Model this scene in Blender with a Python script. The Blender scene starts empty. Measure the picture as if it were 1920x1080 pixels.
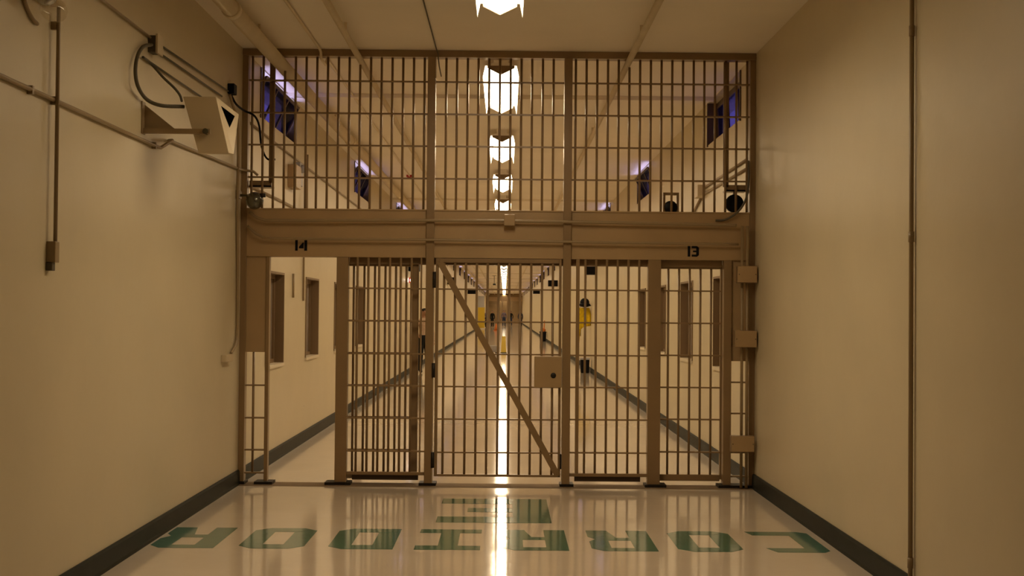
import bpy, math, random
from mathutils import Vector, Matrix, Euler
random.seed(7)
SC = bpy.context.scene
COL = SC.collection
PI = math.pi

# ------------------------------------------------------------------ camera
FPX = 2400.0                                   # focal length in pixels of a 1920 wide frame
CAM = Vector((0, 0, 1.64))
ROT = Matrix.Rotation(-13.6 / FPX, 3, 'Z') @ Matrix.Rotation(PI / 2 + 44.1 / FPX, 3, 'X') @ Matrix.Rotation(math.radians(.5), 3, 'Z')
cam = bpy.data.cameras.new('camera')
cam.sensor_width = 36.0
cam.lens = 36.0 * FPX / 1920.0
cam.clip_end = 400
cam_o = bpy.data.objects.new('camera', cam)
cam_o.matrix_world = Matrix.Translation(CAM) @ ROT.to_4x4()
COL.objects.link(cam_o)
SC.camera = cam_o

# ------------------------------------------------------------------ sky and exposure
world = bpy.data.worlds.new('evening_sky')
SC.world = world
world.use_nodes = True
bg = world.node_tree.nodes['Background']
bg.inputs['Color'].default_value = (.58, .52, 1.0, 1)
bg.inputs['Strength'].default_value = 5.0
SC.view_settings.view_transform = 'Standard'
SC.view_settings.look = 'None'
SC.view_settings.gamma = 1
SC.view_settings.use_curve_mapping = False
SC.view_settings.exposure = 0.0
SC.cycles.max_bounces = 14
SC.cycles.diffuse_bounces = 8
LAMP = 31.0                                    # radiance of the fluorescent lenses beyond the gate
LAMP_NEAR = 33.0                               # the older tubes on the camera's side
LAMP_COLOR = (1.0, .775, .50)

# ------------------------------------------------------------------ materials
def mat(name, color, rough=.5, spec=.5, metal=0.0, bump=None, mottle=None, coat=0.0):
    m = bpy.data.materials.new(name)
    m.use_nodes = True
    nt = m.node_tree
    b = nt.nodes['Principled BSDF']
    b.inputs['Base Color'].default_value = (*color, 1)
    b.inputs['Roughness'].default_value = rough
    b.inputs['Specular IOR Level'].default_value = spec
    b.inputs['Metallic'].default_value = metal
    b.inputs['Coat Weight'].default_value = coat
    b.inputs['Coat Roughness'].default_value = .08
    geo = nt.nodes.new('ShaderNodeNewGeometry')
    if mottle:
        n = nt.nodes.new('ShaderNodeTexNoise')
        n.inputs['Scale'].default_value = mottle[0]
        n.inputs['Detail'].default_value = 5
        nt.links.new(geo.outputs['Position'], n.inputs['Vector'])
        r = nt.nodes.new('ShaderNodeMapRange')
        r.inputs['From Min'].default_value = .3
        r.inputs['From Max'].default_value = .7
        r.inputs['To Min'].default_value = 1 - mottle[1]
        r.inputs['To Max'].default_value = 1 + mottle[1]
        nt.links.new(n.outputs['Fac'], r.inputs['Value'])
        mx = nt.nodes.new('ShaderNodeVectorMath')
        mx.operation = 'SCALE'
        mx.inputs[0].default_value = color
        nt.links.new(r.outputs['Result'], mx.inputs['Scale'])
        nt.links.new(mx.outputs['Vector'], b.inputs['Base Color'])
    if bump:
        n = nt.nodes.new('ShaderNodeTexNoise')
        n.inputs['Scale'].default_value = bump[0]
        n.inputs['Detail'].default_value = 3
        nt.links.new(geo.outputs['Position'], n.inputs['Vector'])
        bp = nt.nodes.new('ShaderNodeBump')
        bp.inputs['Strength'].default_value = bump[1]
        bp.inputs['Distance'].default_value = bump[2]
        nt.links.new(n.outputs['Fac'], bp.inputs['Height'])
        nt.links.new(bp.outputs['Normal'], b.inputs['Normal'])
    return m

def emit(name, color, strength):
    m = bpy.data.materials.new(name)
    m.use_nodes = True
    nt = m.node_tree
    nt.nodes.clear()
    e = nt.nodes.new('ShaderNodeEmission')
    e.inputs['Color'].default_value = (*color, 1)
    e.inputs['Strength'].default_value = strength
    o = nt.nodes.new('ShaderNodeOutputMaterial')
    nt.links.new(e.outputs[0], o.inputs[0])
    return m

def window_glass(name, tint, gloss):
    m = bpy.data.materials.new(name)
    m.use_nodes = True
    nt = m.node_tree
    nt.nodes.clear()
    t = nt.nodes.new('ShaderNodeBsdfTransparent')
    t.inputs['Color'].default_value = (*tint, 1)
    g = nt.nodes.new('ShaderNodeBsdfGlossy')
    g.inputs['Roughness'].default_value = .1
    g.inputs['Color'].default_value = (.8, .8, .8, 1)
    mx = nt.nodes.new('ShaderNodeMixShader')
    mx.inputs[0].default_value = gloss
    o = nt.nodes.new('ShaderNodeOutputMaterial')
    nt.links.new(t.outputs[0], mx.inputs[1])
    nt.links.new(g.outputs[0], mx.inputs[2])
    nt.links.new(mx.outputs[0], o.inputs[0])
    return m

M = {}
M['wall'] = mat('cream_wall_enamel', (.63, .555, .385), .38, .45, bump=(9, .10, .02), mottle=(1.3, .035))
def scuffs(m):
    nt = m.node_tree
    b = nt.nodes['Principled BSDF']
    src = b.inputs['Base Color'].links[0].from_socket
    geo = [n_ for n_ in nt.nodes if n_.type == 'NEW_GEOMETRY'][0]
    sc = nt.nodes.new('ShaderNodeVectorMath'); sc.operation = 'MULTIPLY'
    sc.inputs[1].default_value = (1, .55, 1.3)
    vo = nt.nodes.new('ShaderNodeTexVoronoi'); vo.inputs['Scale'].default_value = 2.4
    lt = nt.nodes.new('ShaderNodeMath'); lt.operation = 'LESS_THAN'; lt.inputs[1].default_value = .035
    sx = nt.nodes.new('ShaderNodeSeparateXYZ')
    lz = nt.nodes.new('ShaderNodeMath'); lz.operation = 'LESS_THAN'; lz.inputs[1].default_value = .75
    mu = nt.nodes.new('ShaderNodeMath'); mu.operation = 'MULTIPLY'
    m2 = nt.nodes.new('ShaderNodeMath'); m2.operation = 'MULTIPLY'; m2.inputs[1].default_value = .45
    mx = nt.nodes.new('ShaderNodeMixRGB'); mx.inputs['Color2'].default_value = (.08, .055, .03, 1)
    L_ = nt.links.new
    L_(geo.outputs['Position'], sc.inputs[0]); L_(sc.outputs[0], vo.inputs['Vector']); L_(vo.outputs['Distance'], lt.inputs[0])
    L_(geo.outputs['Position'], sx.inputs[0]); L_(sx.outputs['Z'], lz.inputs[0])
    L_(lt.outputs[0], mu.inputs[0]); L_(lz.outputs[0], mu.inputs[1]); L_(mu.outputs[0], m2.inputs[0])
    L_(m2.outputs[0], mx.inputs['Fac']); L_(src, mx.inputs['Color1']); L_(mx.outputs[0], b.inputs['Base Color'])
scuffs(M['wall'])
M['ceiling'] = mat('ceiling_paint', (.86, .80, .69), .75, .3, mottle=(1.1, .03))
M['floor'] = mat('waxed_vinyl', (.60, .52, .42), .085, .5, bump=(9.0, .07, .006), mottle=(2.2, .03))
M['green'] = mat('green_floor_paint', (.042, .145, .10), .10, .5, bump=(9.0, .07, .006), mottle=(9, .12))
M['base'] = mat('dark_rubber_base', (.019, .022, .017), .45, .09, mottle=(6, .15))
M['gate'] = mat('tan_gate_enamel', (.26, .17, .082), .33, .5, bump=(40, .08, .004), mottle=(4, .06))
M['beam'] = mat('tan_beam_enamel', (.40, .275, .14), .36, .5, bump=(6, .10, .01), mottle=(3, .06))
M['dark'] = mat('dark_steel', (.016, .012, .008), .5, .3)
M['black'] = mat('black_plastic', (.006, .006, .007), .6, .12)
M['void'] = mat('black_recess', (.002, .002, .002), 1.0, 0.0)
M['blackgloss'] = mat('black_lens', (.004, .004, .005), .12, .6)
M['pipe'] = mat('painted_pipe', (.70, .60, .43), .5, .4, mottle=(5, .05))
M['conduit'] = mat('painted_conduit', (.31, .225, .12), .38, .5)
M['cable'] = mat('grey_cable', (.10, .085, .055), .5, .4)
M['housing'] = mat('cream_sheet_metal', (.60, .50, .33), .4, .5)
M['steel'] = mat('grey_metal', (.15, .145, .115), .25, .6, metal=.85)
M['white'] = mat('white_fixture_enamel', (.80, .76, .68), .5, .4)
sk_m = bpy.data.materials.new('white_acrylic_side')
sk_m.use_nodes = True
_b = sk_m.node_tree.nodes['Principled BSDF']
_b.inputs['Base Color'].default_value = (.85, .82, .75, 1)
_b.inputs['Roughness'].default_value = .4
_t = sk_m.node_tree.nodes.new('ShaderNodeBsdfTranslucent')
_t.inputs['Color'].default_value = (.85, .82, .75, 1)
_x = sk_m.node_tree.nodes.new('ShaderNodeMixShader')
_x.inputs[0].default_value = .05
_o = sk_m.node_tree.nodes['Material Output']
sk_m.node_tree.links.new(_b.outputs[0], _x.inputs[1])
sk_m.node_tree.links.new(_t.outputs[0], _x.inputs[2])
sk_m.node_tree.links.new(_x.outputs[0], _o.inputs[0])
M['side'] = sk_m
M['lens'] = emit('fluorescent_lens', LAMP_COLOR, LAMP)
M['lens_near'] = emit('fluorescent_lens_near', LAMP_COLOR, LAMP_NEAR)
M['frame'] = mat('brown_window_frame', (.10, .065, .04), .5, .4)
M['frame_low'] = mat('tan_window_frame', (.22, .15, .08), .45, .4)
M['pane_low'] = mat('grey_wired_glass', (.36, .31, .27), .12, .6, mottle=(4, .2))
M['pane_high'] = window_glass('dusty_blue_glass', (.14, .13, .22), .04)
M['sill'] = mat('pale_sill', (.74, .66, .5), .4, .4)
M['yellow'] = mat('yellow_cloth', (.62, .43, .01), .7, .2, mottle=(14, .2))
M['yellowp'] = mat('yellow_plastic', (.60, .42, .02), .4, .5)
M['orange'] = mat('orange_plastic', (.62, .20, .05), .5, .4)
M['grey'] = mat('pale_grey_plastic', (.42, .42, .44), .4, .5)
M['skin'] = mat('skin', (.36, .20, .12), .55, .4)
M['lip'] = mat('lips', (.24, .09, .06), .5, .3)
M['hair'] = mat('dark_hair', (.012, .009, .007), .6, .3)
M['shirt'] = mat('tan_uniform_shirt', (.46, .33, .23), .8, .2, mottle=(30, .12))
M['trousers'] = mat('black_uniform_trousers', (.008, .009, .009), .8, .2)
M['denim'] = mat('blue_denim', (.03, .04, .075), .85, .2)
M['violet'] = mat('dull_violet_shirt', (.14, .11, .14), .85, .2)
M['shoe'] = mat('black_leather', (.01, .01, .01), .3, .5)
M['bulb'] = emit('wall_lamp_bulb', (1, .85, .7), 14)
M['red'] = mat('red_plastic', (.45, .03, .02), .4, .5)
M['reflector'] = mat('silver_reflector', (.6, .6, .57), .15, .7, metal=.9)
M['clear'] = window_glass('clear_lamp_cover', (.95, .93, .88), .12)
M['endwall'] = mat('brown_end_wall', (.26, .18, .09), .6, .3, mottle=(.8, .2))

# ------------------------------------------------------------------ mesh builder
class MB:
    def __init__(s):
        s.v, s.f, s.sm = [], [], []
    def add(s, vs, fs, smooth=False):
        o = len(s.v)
        s.v += [tuple(p) for p in vs]
        s.f += [tuple(i + o for i in f) for f in fs]
        s.sm += [smooth] * len(fs)
        return s
    def box(s, a, b):
        x0, y0, z0 = [min(p, q) for p, q in zip(a, b)]
        x1, y1, z1 = [max(p, q) for p, q in zip(a, b)]
        v = [(x0, y0, z0), (x1, y0, z0), (x1, y1, z0), (x0, y1, z0), (x0, y0, z1), (x1, y0, z1), (x1, y1, z1), (x0, y1, z1)]
        return s.add(v, [(0, 3, 2, 1), (4, 5, 6, 7), (0, 1, 5, 4), (1, 2, 6, 5), (2, 3, 7, 6), (3, 0, 4, 7)])
    def bar(s, a, b, w, d, side=None):            # straight flat bar from a to b, w across, d deep along y
        a, b = Vector(a), Vector(b)
        t = (b - a).normalized()
        dv = Vector((0, 1, 0)) if side is None else Vector(side)
        wv = t.cross(dv).normalized()
        v = []
        for p in (a, b):
            for i, j in ((-1, -1), (1, -1), (1, 1), (-1, 1)):
                v.append(p + wv * (w / 2 * i) + dv * (d / 2 * j))
        return s.add(v, [(3, 2, 1, 0), (4, 5, 6, 7), (0, 1, 5, 4), (1, 2, 6, 5), (2, 3, 7, 6), (3, 0, 4, 7)])
    def tube(s, pts, r, n=10, caps=True):
        pts = [Vector(p) for p in pts]
        rs = r if isinstance(r, (list, tuple)) else [r] * len(pts)
        rings = []
        nrm = None
        for i, p in enumerate(pts):
            if i == 0: t = pts[1] - pts[0]
            elif i == len(pts) - 1: t = pts[-1] - pts[-2]
            else: t = (pts[i + 1] - p).normalized() + (p - pts[i - 1]).normalized()
            t.normalize()
            if nrm is None:
                nrm = t.orthogonal().normalized()
            else:
                nrm = (nrm - t * nrm.dot(t)).normalized()
            bn = t.cross(nrm)
            rings.append([p + (nrm * math.cos(2 * PI * k / n) + bn * math.sin(2 * PI * k / n)) * rs[i] for k in range(n)])
        v = [q for ring in rings for q in ring]
        f = []
        for i in range(len(pts) - 1):
            for k in range(n):
                f.append((i * n + k, i * n + (k + 1) % n, (i + 1) * n + (k + 1) % n, (i + 1) * n + k))
        o = len(s.v)
        s.add(v, f, True)
        if caps:
            s.f += [tuple(o + k for k in reversed(range(n))), tuple(o + (len(pts) - 1) * n + k for k in range(n))]
            s.sm += [False, False]
        return s
    def lathe(s, prof, n=20, c=(0, 0, 0), axis='z'):
        v, f = [], []
        for r, h in prof:
            for k in range(n):
                a = 2 * PI * k / n
                p = (r * math.cos(a), r * math.sin(a), h)
                if axis == 'y': p = (p[0], p[2], p[1])
                if axis == 'x': p = (p[2], p[0], p[1])
                v.append((p[0] + c[0], p[1] + c[1], p[2] + c[2]))
        for i in range(len(prof) - 1):
            for k in range(n):
                f.append((i * n + k, i * n + (k + 1) % n, (i + 1) * n + (k + 1) % n, (i + 1) * n + k))
        return s.add(v, f, True)
    def ball(s, c, r, n=14, sc=(1, 1, 1)):
        v, f = [], []
        m = n // 2
        for i in range(m + 1):
            th = PI * i / m
            for k in range(n):
                a = 2 * PI * k / n
                v.append((c[0] + r * sc[0] * math.sin(th) * math.cos(a), c[1] + r * sc[1] * math.sin(th) * math.sin(a), c[2] + r * sc[2] * math.cos(th)))
        for i in range(m):
            for k in range(n):
                f.append((i * n + k, (i + 1) * n + k, (i + 1) * n + (k + 1) % n, i * n + (k + 1) % n))
        return s.add(v, f, True)
    def prism(s, poly, d, to3):                   # polygon extruded, to3(u, v, w) -> 3d
        n = len(poly)
        v = [to3(u, w, 0) for u, w in poly] + [to3(u, w, d) for u, w in poly]
        f = [tuple(range(n)), tuple(reversed(range(n, 2 * n)))]
        f += [(i, i + n, (i + 1) % n + n, (i + 1) % n) for i in range(n)]
        return s.add(v, f)
    def build(s, name, m, parent=None, bevel=0.0):
        me = bpy.data.meshes.new(name)
        me.from_pydata(s.v, [], s.f)
        me.update()
        import bmesh
        bm = bmesh.new()
        bm.from_mesh(me)
        bmesh.ops.remove_doubles(bm, verts=bm.verts, dist=1e-6)
        bmesh.ops.recalc_face_normals(bm, faces=bm.faces)
        bm.to_mesh(me)
        bm.free()
        if len(me.polygons) == len(s.sm):
            me.polygons.foreach_set('use_smooth', s.sm)
        elif any(s.sm):
            me.polygons.foreach_set('use_smooth', [True] * len(me.polygons))
        me.materials.append(m)
        o = bpy.data.objects.new(name, me)
        COL.objects.link(o)
        if parent:
            o.parent = parent
            pl = parent
            off = Vector(pl.location)
            while pl.parent:
                pl = pl.parent
                off += Vector(pl.location)
            me.transform(Matrix.Translation(-off))
        if bevel:
            b = o.modifiers.new('edge', 'BEVEL')
            b.width = bevel
            b.segments = 2
            b.limit_method = 'ANGLE'
        return o

def thing(name, label, cat, loc=(0, 0, 0), group=None):
    o = bpy.data.objects.new(name, None)
    o.empty_display_size = .1
    o.location = loc
    COL.objects.link(o)
    return tag(o, label, cat, group)
def tag(o, label, cat, group=None):
    o['label'] = label
    o['category'] = cat
    if group: o['group'] = group
    return o
def struct(o):
    o['kind'] = 'structure'
    return o
def dup(root, loc, label=None, group=None):
    r = root.copy()
    COL.objects.link(r)
    r.location = loc
    if label: r['label'] = label
    if group: r['group'] = group
    for ch in list(root.children):
        c = ch.copy(); COL.objects.link(c); c.parent = r
        for g in ch.children:
            d = g.copy(); COL.objects.link(d); d.parent = c
    return r

def ray(px, py):
    return ROT @ Vector(((px - 960) / FPX, (540 - py) / FPX, -1))
def at_y(px, py, y):                              # the point of the plane Y = y seen at that pixel
    r = ray(px, py)
    return CAM + r * (y / r.y)

def at_x(px, py, x):
    r = ray(px, py)
    return CAM + r * (x / r.x)

def arc(c, r, a0, a1, n, f):
    return [f(c[0] + r * math.cos(a0 + (a1 - a0) * k / n), c[1] + r * math.sin(a0 + (a1 - a0) * k / n)) for k in range(n + 1)]
def smooth(pts, n=8):                             # Catmull-Rom through the points
    pts = [Vector(p) for p in pts]
    q = [pts[0] * 2 - pts[1]] + pts + [pts[-1] * 2 - pts[-2]]
    out = []
    for i in range(1, len(q) - 2):
        for k in range(n):
            t = k / n
            out.append(.5 * ((2 * q[i]) + (q[i + 1] - q[i - 1]) * t + (2 * q[i - 1] - 5 * q[i] + 4 * q[i + 1] - q[i + 2]) * t * t + (3 * q[i] - q[i - 1] - 3 * q[i + 1] + q[i + 2]) * t ** 3))
    out.append(pts[-1])
    return out

# ------------------------------------------------------------------ room shell
XL, XR, ZC = -2.49, 2.36, 4.10
Y0, Y1 = -8.0, 177.0
GY = 12.10                                        # plane of the barred partition
XC = (XL + XR) / 2
WT = .24
struct(MB().box((XL - .4, Y0 - .3, -.2), (XR + .4, Y1 + .3, 0)).build('floor', M['floor']))
struct(MB().box((XL - .4, Y0 - .3, ZC), (XR + .4, Y1 + .3, ZC + .2)).build('ceiling', M['ceiling']))
low_y = [13.36 + 2.68 * k for k in range(4)]
LOW = [(y, y + 1.04, 1.04, 2.03) for y in low_y]
hiL = [12.95 + 8.10 * k for k in range(19)]
hiR = [12.85 + 7.90 * k for k in range(19)]
def wall(name, X, sgn, holes):
    ys = sorted({Y0, Y1} | {h[0] for h in holes} | {h[1] for h in holes})
    zs = sorted({0, ZC} | {h[2] for h in holes} | {h[3] for h in holes})
    mb = MB()
    o = X + sgn * WT
    for i in range(len(ys) - 1):
        for j in range(len(zs) - 1):
            a, b, c, d = ys[i], ys[i + 1], zs[j], zs[j + 1]
            if any(h[0] <= a and b <= h[1] and h[2] <= c and d <= h[3] for h in holes): continue
            for xx in (X, o):
                mb.add([(xx, a, c), (xx, b, c), (xx, b, d), (xx, a, d)], [(0, 1, 2, 3)])
    for a, b, c, d in holes:
        mb.add([(X, a, c), (o, a, c), (o, a, d), (X, a, d)], [(0, 1, 2, 3)])
        mb.add([(X, b, c), (o, b, c), (o, b, d), (X, b, d)], [(0, 1, 2, 3)])
        mb.add([(X, a, c), (o, a, c), (o, b, c), (X, b, c)], [(0, 1, 2, 3)])
        mb.add([(X, a, d), (o, a, d), (o, b, d), (X, b, d)], [(0, 1, 2, 3)])
    return struct(mb.build(name, M['wall']))
HZ0, HZ1 = 3.60, 4.09
wall('wall_left', XL, -1, LOW + [(y, y + 2.15, HZ0, HZ1) for y in hiL])
wall('wall_right', XR, 1, LOW + [(y, y + 2.05, HZ0, HZ1) for y in hiR])
struct(MB().box((XL - .3, Y1, 0), (XR + .3, Y1 + .2, ZC)).build('wall_end', M['endwall']))
struct(MB().box((XL - .3, Y0 - .2, 0), (XR + .3, Y0, ZC)).build('wall_back_added', M['wall']))  # added unseen wall, keeps sky light out of the open corridor end
def baseboard(name, X, sgn):
    prof = [(0, 0), (.030, 0), (.022, .02), (.018, .12), (.010, .135), (0, .135)]
    return struct(MB().prism(prof, Y1 - Y0, lambda u, v, w: (X - sgn * u, Y0 + w, v)).build(name, M['base']))
struct(MB().box((XL + .03, 11.93, 0), (XR - .03, 12.20, .003)).build('trim_13', mat('matte_brown_strip', (.22, .16, .10), .75, .08, mottle=(5, .12))))  # matte dark brown strip across the floor under the partition
baseboard('baseboard_left', XL, -1)
baseboard('baseboard_right', XR, 1)
n = 0
for k in range(12):                               # cover strips across the ceiling
    n += 1
    y = 14.5 + 13.45 * k
    struct(MB().box((XL, y, ZC - .045), (XR, y + .07, ZC)).build('trim_%d' % n, M['ceiling']))

wn = 0
def low_window(X, sgn, y):
    global wn
    wn += 1
    y1, z0, z1 = y + 1.04, 1.04, 2.03
    o = bpy.data.objects.new('window_%d' % wn, None)
    o.location = (X, y, z0)
    COL.objects.link(o)
    struct(o)
    def bx(mb, y_a, y_b, z_a, z_b, d0, d1):
        mb.box((X + sgn * d0, y_a, z_a), (X + sgn * d1, y_b, z_b))
    f = MB()
    bx(f, y, y + .05, z0, z1, .09, .15); bx(f, y1 - .05, y1, z0, z1, .09, .15)
    bx(f, y + .05, y1 - .05, z0, z0 + .05, .09, .15); bx(f, y + .05, y1 - .05, z1 - .05, z1, .09, .15)
    f.build('window_frame', M['frame_low'], o)
    p = MB(); bx(p, y + .05, y1 - .05, z0 + .05, z1 - .05, .115, .125); p.build('window_pane', M['pane_low'], o)
    l = MB()
    bx(l, y - .02, y + .004, z0, z1 + .02, -.012, .09); bx(l, y1 - .004, y1 + .02, z0, z1 + .02, -.012, .09)
    bx(l, y, y1, z1 - .004, z1 + .02, -.012, .09)
    l.build('window_lining', M['frame_low'], o)
    s = MB(); bx(s, y - .02, y1 + .02, z0 - .03, z0 + .006, -.02, .09); s.build('window_sill', M['sill'], o)
for y in low_y: low_window(XL, -1, y)
for y in low_y: low_window(XR, 1, y)

def high_window(X, sgn, y, L, tilt=.17):
    global wn
    wn += 1
    o = bpy.data.objects.new('window_%d' % wn, None)
    o.location = (X, y, HZ0)
    COL.objects.link(o)
    struct(o)
    y1, z0, z1 = y + L, HZ0, HZ1
    f = MB()
    def bx(mb, a, b, c, d, d0=.10, d1=.16):
        mb.box((X + sgn * d0, a, c), (X + sgn * d1, b, d))
    bx(f, y, y + .05, z0, z1); bx(f, y1 - .05, y1, z0, z1)
    bx(f, y + .05, y1 - .05, z0, z0 + .045); bx(f, y + .05, y1 - .05, z1 - .045, z1)
    f.build('window_frame', M['frame'], o)
    def tl(ya, yb, v0, v1, t0, t1, mb):
        h = z1 - z0 - .09
        q = []
        for v in (v0, v1):
            for d in (t0, t1):
                q.append((.11 - tilt * v + d, z0 + .045 + h * (.93 if tilt > .05 else 1.0) * v))
        (a0, c0), (a1, c1), (a2, c2), (a3, c3) = q
        vs = [(X + sgn * a_, yy, c_) for yy in (ya, yb) for a_, c_ in ((a0, c0), (a1, c1), (a3, c3), (a2, c2))]
        mb.add(vs, [(0, 1, 2, 3), (7, 6, 5, 4), (0, 4, 5, 1), (1, 5, 6, 2), (2, 6, 7, 3), (3, 7, 4, 0)])
    sh = MB()
    tl(y + .05, y1 - .05, 0, .07, 0, .025, sh); tl(y + .05, y1 - .05, .93, 1, 0, .025, sh)
    for q in (0, 1, 2, 3):
        ym = y + .05 + (L - .13) * q / 3
        tl(ym, ym + .03, .07, .93, 0, .025, sh)
    sh.build('window_sash', M['frame'], o)
    p = MB(); tl(y + .06, y1 - .06, .05, .95, .010, .014, p); p.build('window_pane', M['pane_high'], o)
    l = MB(); bx(l, y1 - .006, y1 + .03, z0 - .02, z1, -.012, .10); bx(l, y - .03, y + .006, z0 - .02, z1, -.012, .10)
    l.build('window_lining', M['frame'], o)
    return o
for y in hiL: high_window(XL, -1, y, 2.15)
for y in hiR: high_window(XR, 1, y, 2.05, .02 if y < 13 else .17)

# ------------------------------------------------------------------ fluorescent lights down the middle of the ceiling
def make_light(loc, lens, label, group=None):
    t = thing('ceiling_light', label, 'ceiling light', loc, group)
    L = 2.44
    x0, y0, z0 = loc
    P = lambda u, v, w: (x0 + u, y0 + w, z0 + v)
    MB().prism([(-.07, 0), (.07, 0), (.07, -.055), (.155, -.075), (.155, -.085), (-.155, -.085), (-.155, -.075), (-.07, -.055)], L, P).build('housing', M['white'], t)
    for s in (-1, 1):
        sk = MB().prism([(s * .150, -.075), (s * .158, -.075), (s * .182, -.190), (s * .174, -.190)], L, P)
        sk.build('side_panel', M['side'], t)
    ln = MB().add([P(-.128, -.105, .012), P(0, -.168, .012), P(.128, -.105, .012), P(-.128, -.105, L - .012), P(0, -.168, L - .012), P(.128, -.105, L - .012)], [(0, 1, 4, 3), (1, 2, 5, 4)])
    ln.build('lens', lens, t)
    for w in (0, L - .012):
        MB().prism([(-.132, -.085), (.132, -.085), (.132, -.108), (0, -.174), (-.132, -.108)], .012, lambda u, v, q, w=w: P(u, v, q + w)).build('end_cap', M['frame_low'], t)
    return t
LX = XC + .01
near = make_light((LX, 7.41, ZC), M['lens_near'], 'fluorescent ceiling light on the near side of the bars, at the top edge')
far_l = make_light((LX, 12.33, ZC), M['lens'], 'lit ceiling fixture right behind the top of the barred partition')
ordn = ['second', 'third', 'fourth', 'fifth', 'sixth']
for k in range(1, 34):
    if k <= 5: dup(far_l, (LX, 12.33 + 4.92 * k, ZC), '%s lit ceiling fixture beyond the barred partition, counting away from it' % ordn[k - 1])
    else: dup(far_l, (LX, 12.33 + 4.92 * k, ZC), 'small lit ceiling fixture far down the corridor, past the sixth one', 'distant ceiling lights')

# ------------------------------------------------------------------ pipes under the ceiling
def pipe(name, pts, r, m, label, cat, parent=None, n=10):
    o = MB().tube(pts, r, n).build(name, m, parent)
    if parent is None: tag(o, label, cat)
    return o
big = thing('ceiling_pipe', 'thick cream pipe along the ceiling beside the left wall', 'pipe', (-2.138, Y0, 3.965))
MB().tube([(-2.138, Y0, 3.965), (-2.138, Y1, 3.965)], .064, 18).build('run', M['pipe'], big)
for y in (9.85, 17.5, 26, 36):
    MB().tube([(-2.138, y, 3.965), (-2.138, y + .09, 3.965)], .074, 18).build('coupling', M['pipe'], big)
for y in (4, 11, 16, 22, 30):
    MB().box((-2.15, y, 4.02), (-2.126, y + .02, ZC)).build('hanger', M['pipe'], big)
for x, z, r, lab in ((-1.381, 4.0, .030, 'medium cream pipe on the ceiling left of the light fixtures'), (1.150, 4.0, .030, 'cream pipe on the ceiling right of the light fixtures')):
    t = thing('ceiling_pipe', lab, 'pipe', (x, Y0, z))
    MB().tube([(x, Y0, z), (x, Y1, z)], r, 12).build('run', M['pipe'], t)
    for y in (5, 10.9, 17, 24, 32): MB().box((x - .012, y, z + .02), (x + .012, y + .02, ZC)).build('hanger', M['pipe'], t)
pipe('ceiling_conduit', [(-1.76, Y0, 4.08), (-1.75, 11.93, 4.08), (-1.745, 11.98, 4.06), (-1.745, 11.99, 4.01), (-1.745, 12.03, 4.0), (-1.745, 12.3, 4.0), (-1.745, 12.4, 4.08), (-1.745, 90, 4.08)], .013, M['pipe'], 'thin conduit on the ceiling bending down under the top rail, between two cream pipes', 'conduit')
pipe('ceiling_wire', [(-.70, Y0, 4.092), (-.66, 11.95, 4.092), (-.646, 12.0, 4.06), (-.645, 12.02, 4.02), (-.645, 12.2, 3.98), (-.63, 12.3, 3.9)], .006, M['cable'], 'slim wire on the ceiling left of the light, dropping over the top rail', 'wire')

# ------------------------------------------------------------------ the barred partition: fixed frame
g = M['gate']
F = thing('partition_frame', 'tan steel frame of the barred partition from wall to wall, numbered 14 and 13', 'gate frame', (XC, GY, 0))
def post(x0, x1, z0, z1, y0=-.05, y1=.05, name='post', m=None):
    return MB().box((x0, GY + y0, z0), (x1, GY + y1, z1)).build(name, m or g, F, .004)
post(XL, XL + .055, 0, 4.035)                                     # left jamb
post(2.305, XR, 0, 4.035)                                         # right jamb
post(-2.252, -2.218, 0, 2.139, -.03)                              # stile of the left pocket
post(-1.584, -1.474, 0, 2.139)
post(-.742, -.667, 0, 4.035, -.085)
post(.547, .622, 0, 4.035, -.085)
post(1.352, 1.473, 0, 2.139)
post(2.066, 2.140, 0, 2.139)
post(XL, XR, 4.035, ZC, -.06, .06, 'top_rail')
post(XL + .055, 2.305, 2.139, 2.585, -.045, .10, 'header_beam', M['beam'])
post(XL + .055, 2.305, 2.58, 2.594, -.055, .10, 'header_lip', M['beam'])
post(-1.474, 2.066, 2.078, 2.139, .05, .17, 'door_track', M['gate'])
MB().box((XL + .055, GY - .02, 1.238), (-2.25, GY - .012, 2.139)).build('pocket_plate', M['beam'], F)
MB().box((2.14, GY - .02, 1.19), (2.306, GY - .012, 2.139)).build('pocket_plate', M['beam'], F)
MB().tube([(-2.362, GY, .103), (-2.362, GY, 1.24)], .0115).build('bar', g, F)
for z in (.925, .619, .318, .103):
    MB().box((XL + .055, GY - .02, z - .007), (-2.25, GY + .02, z + .007)).build('crossbar', g, F)
for z in (.99, .696, .329, .103):
    MB().box((2.14, GY - .02, z - .007), (2.306, GY + .02, z + .007)).build('crossbar', g, F)
for x0, x1 in ((-2.47, -2.42), (-2.33, -2.16), (-1.67, -1.43), (-.79, -.63), (.53, .66), (1.33, 1.53), (2.02, 2.33)):
    MB().box((x0, GY - .09, 0), (x1, GY + .09, .028)).build('base_plate', M['dark'], F)
def digits(t, x, z, h):                           # stencilled door number, upright on the beam face
    mb = MB()
    P = lambda u, v, w: (x + u, GY - .0475 + w * -1, z + v)
    if t == '1': mb.prism([(0, 0), (.024, 0), (.024, h), (0, h)], .0012, P)
    if t == '4':
        mb.prism([(.050, 0), (.076, 0), (.076, h), (.050, h)], .0012, P)
        mb.prism([(0, h * .22), (.044, h * .22), (.044, h * .78), (.036, h * .78), (0, h * .38)], .0012, P)
    if t == '3':
        mb.prism([(.0, 0), (.05, 0), (.068, .016), (.068, h - .016), (.05, h), (0, h), (0, h - .02), (.042, h - .02), (.042, h * .58), (.012, h * .58), (.012, h * .42), (.042, h * .42), (.042, .02), (0, .02)], .0012, P)
    return mb.build('number', M['black'], F)
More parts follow.
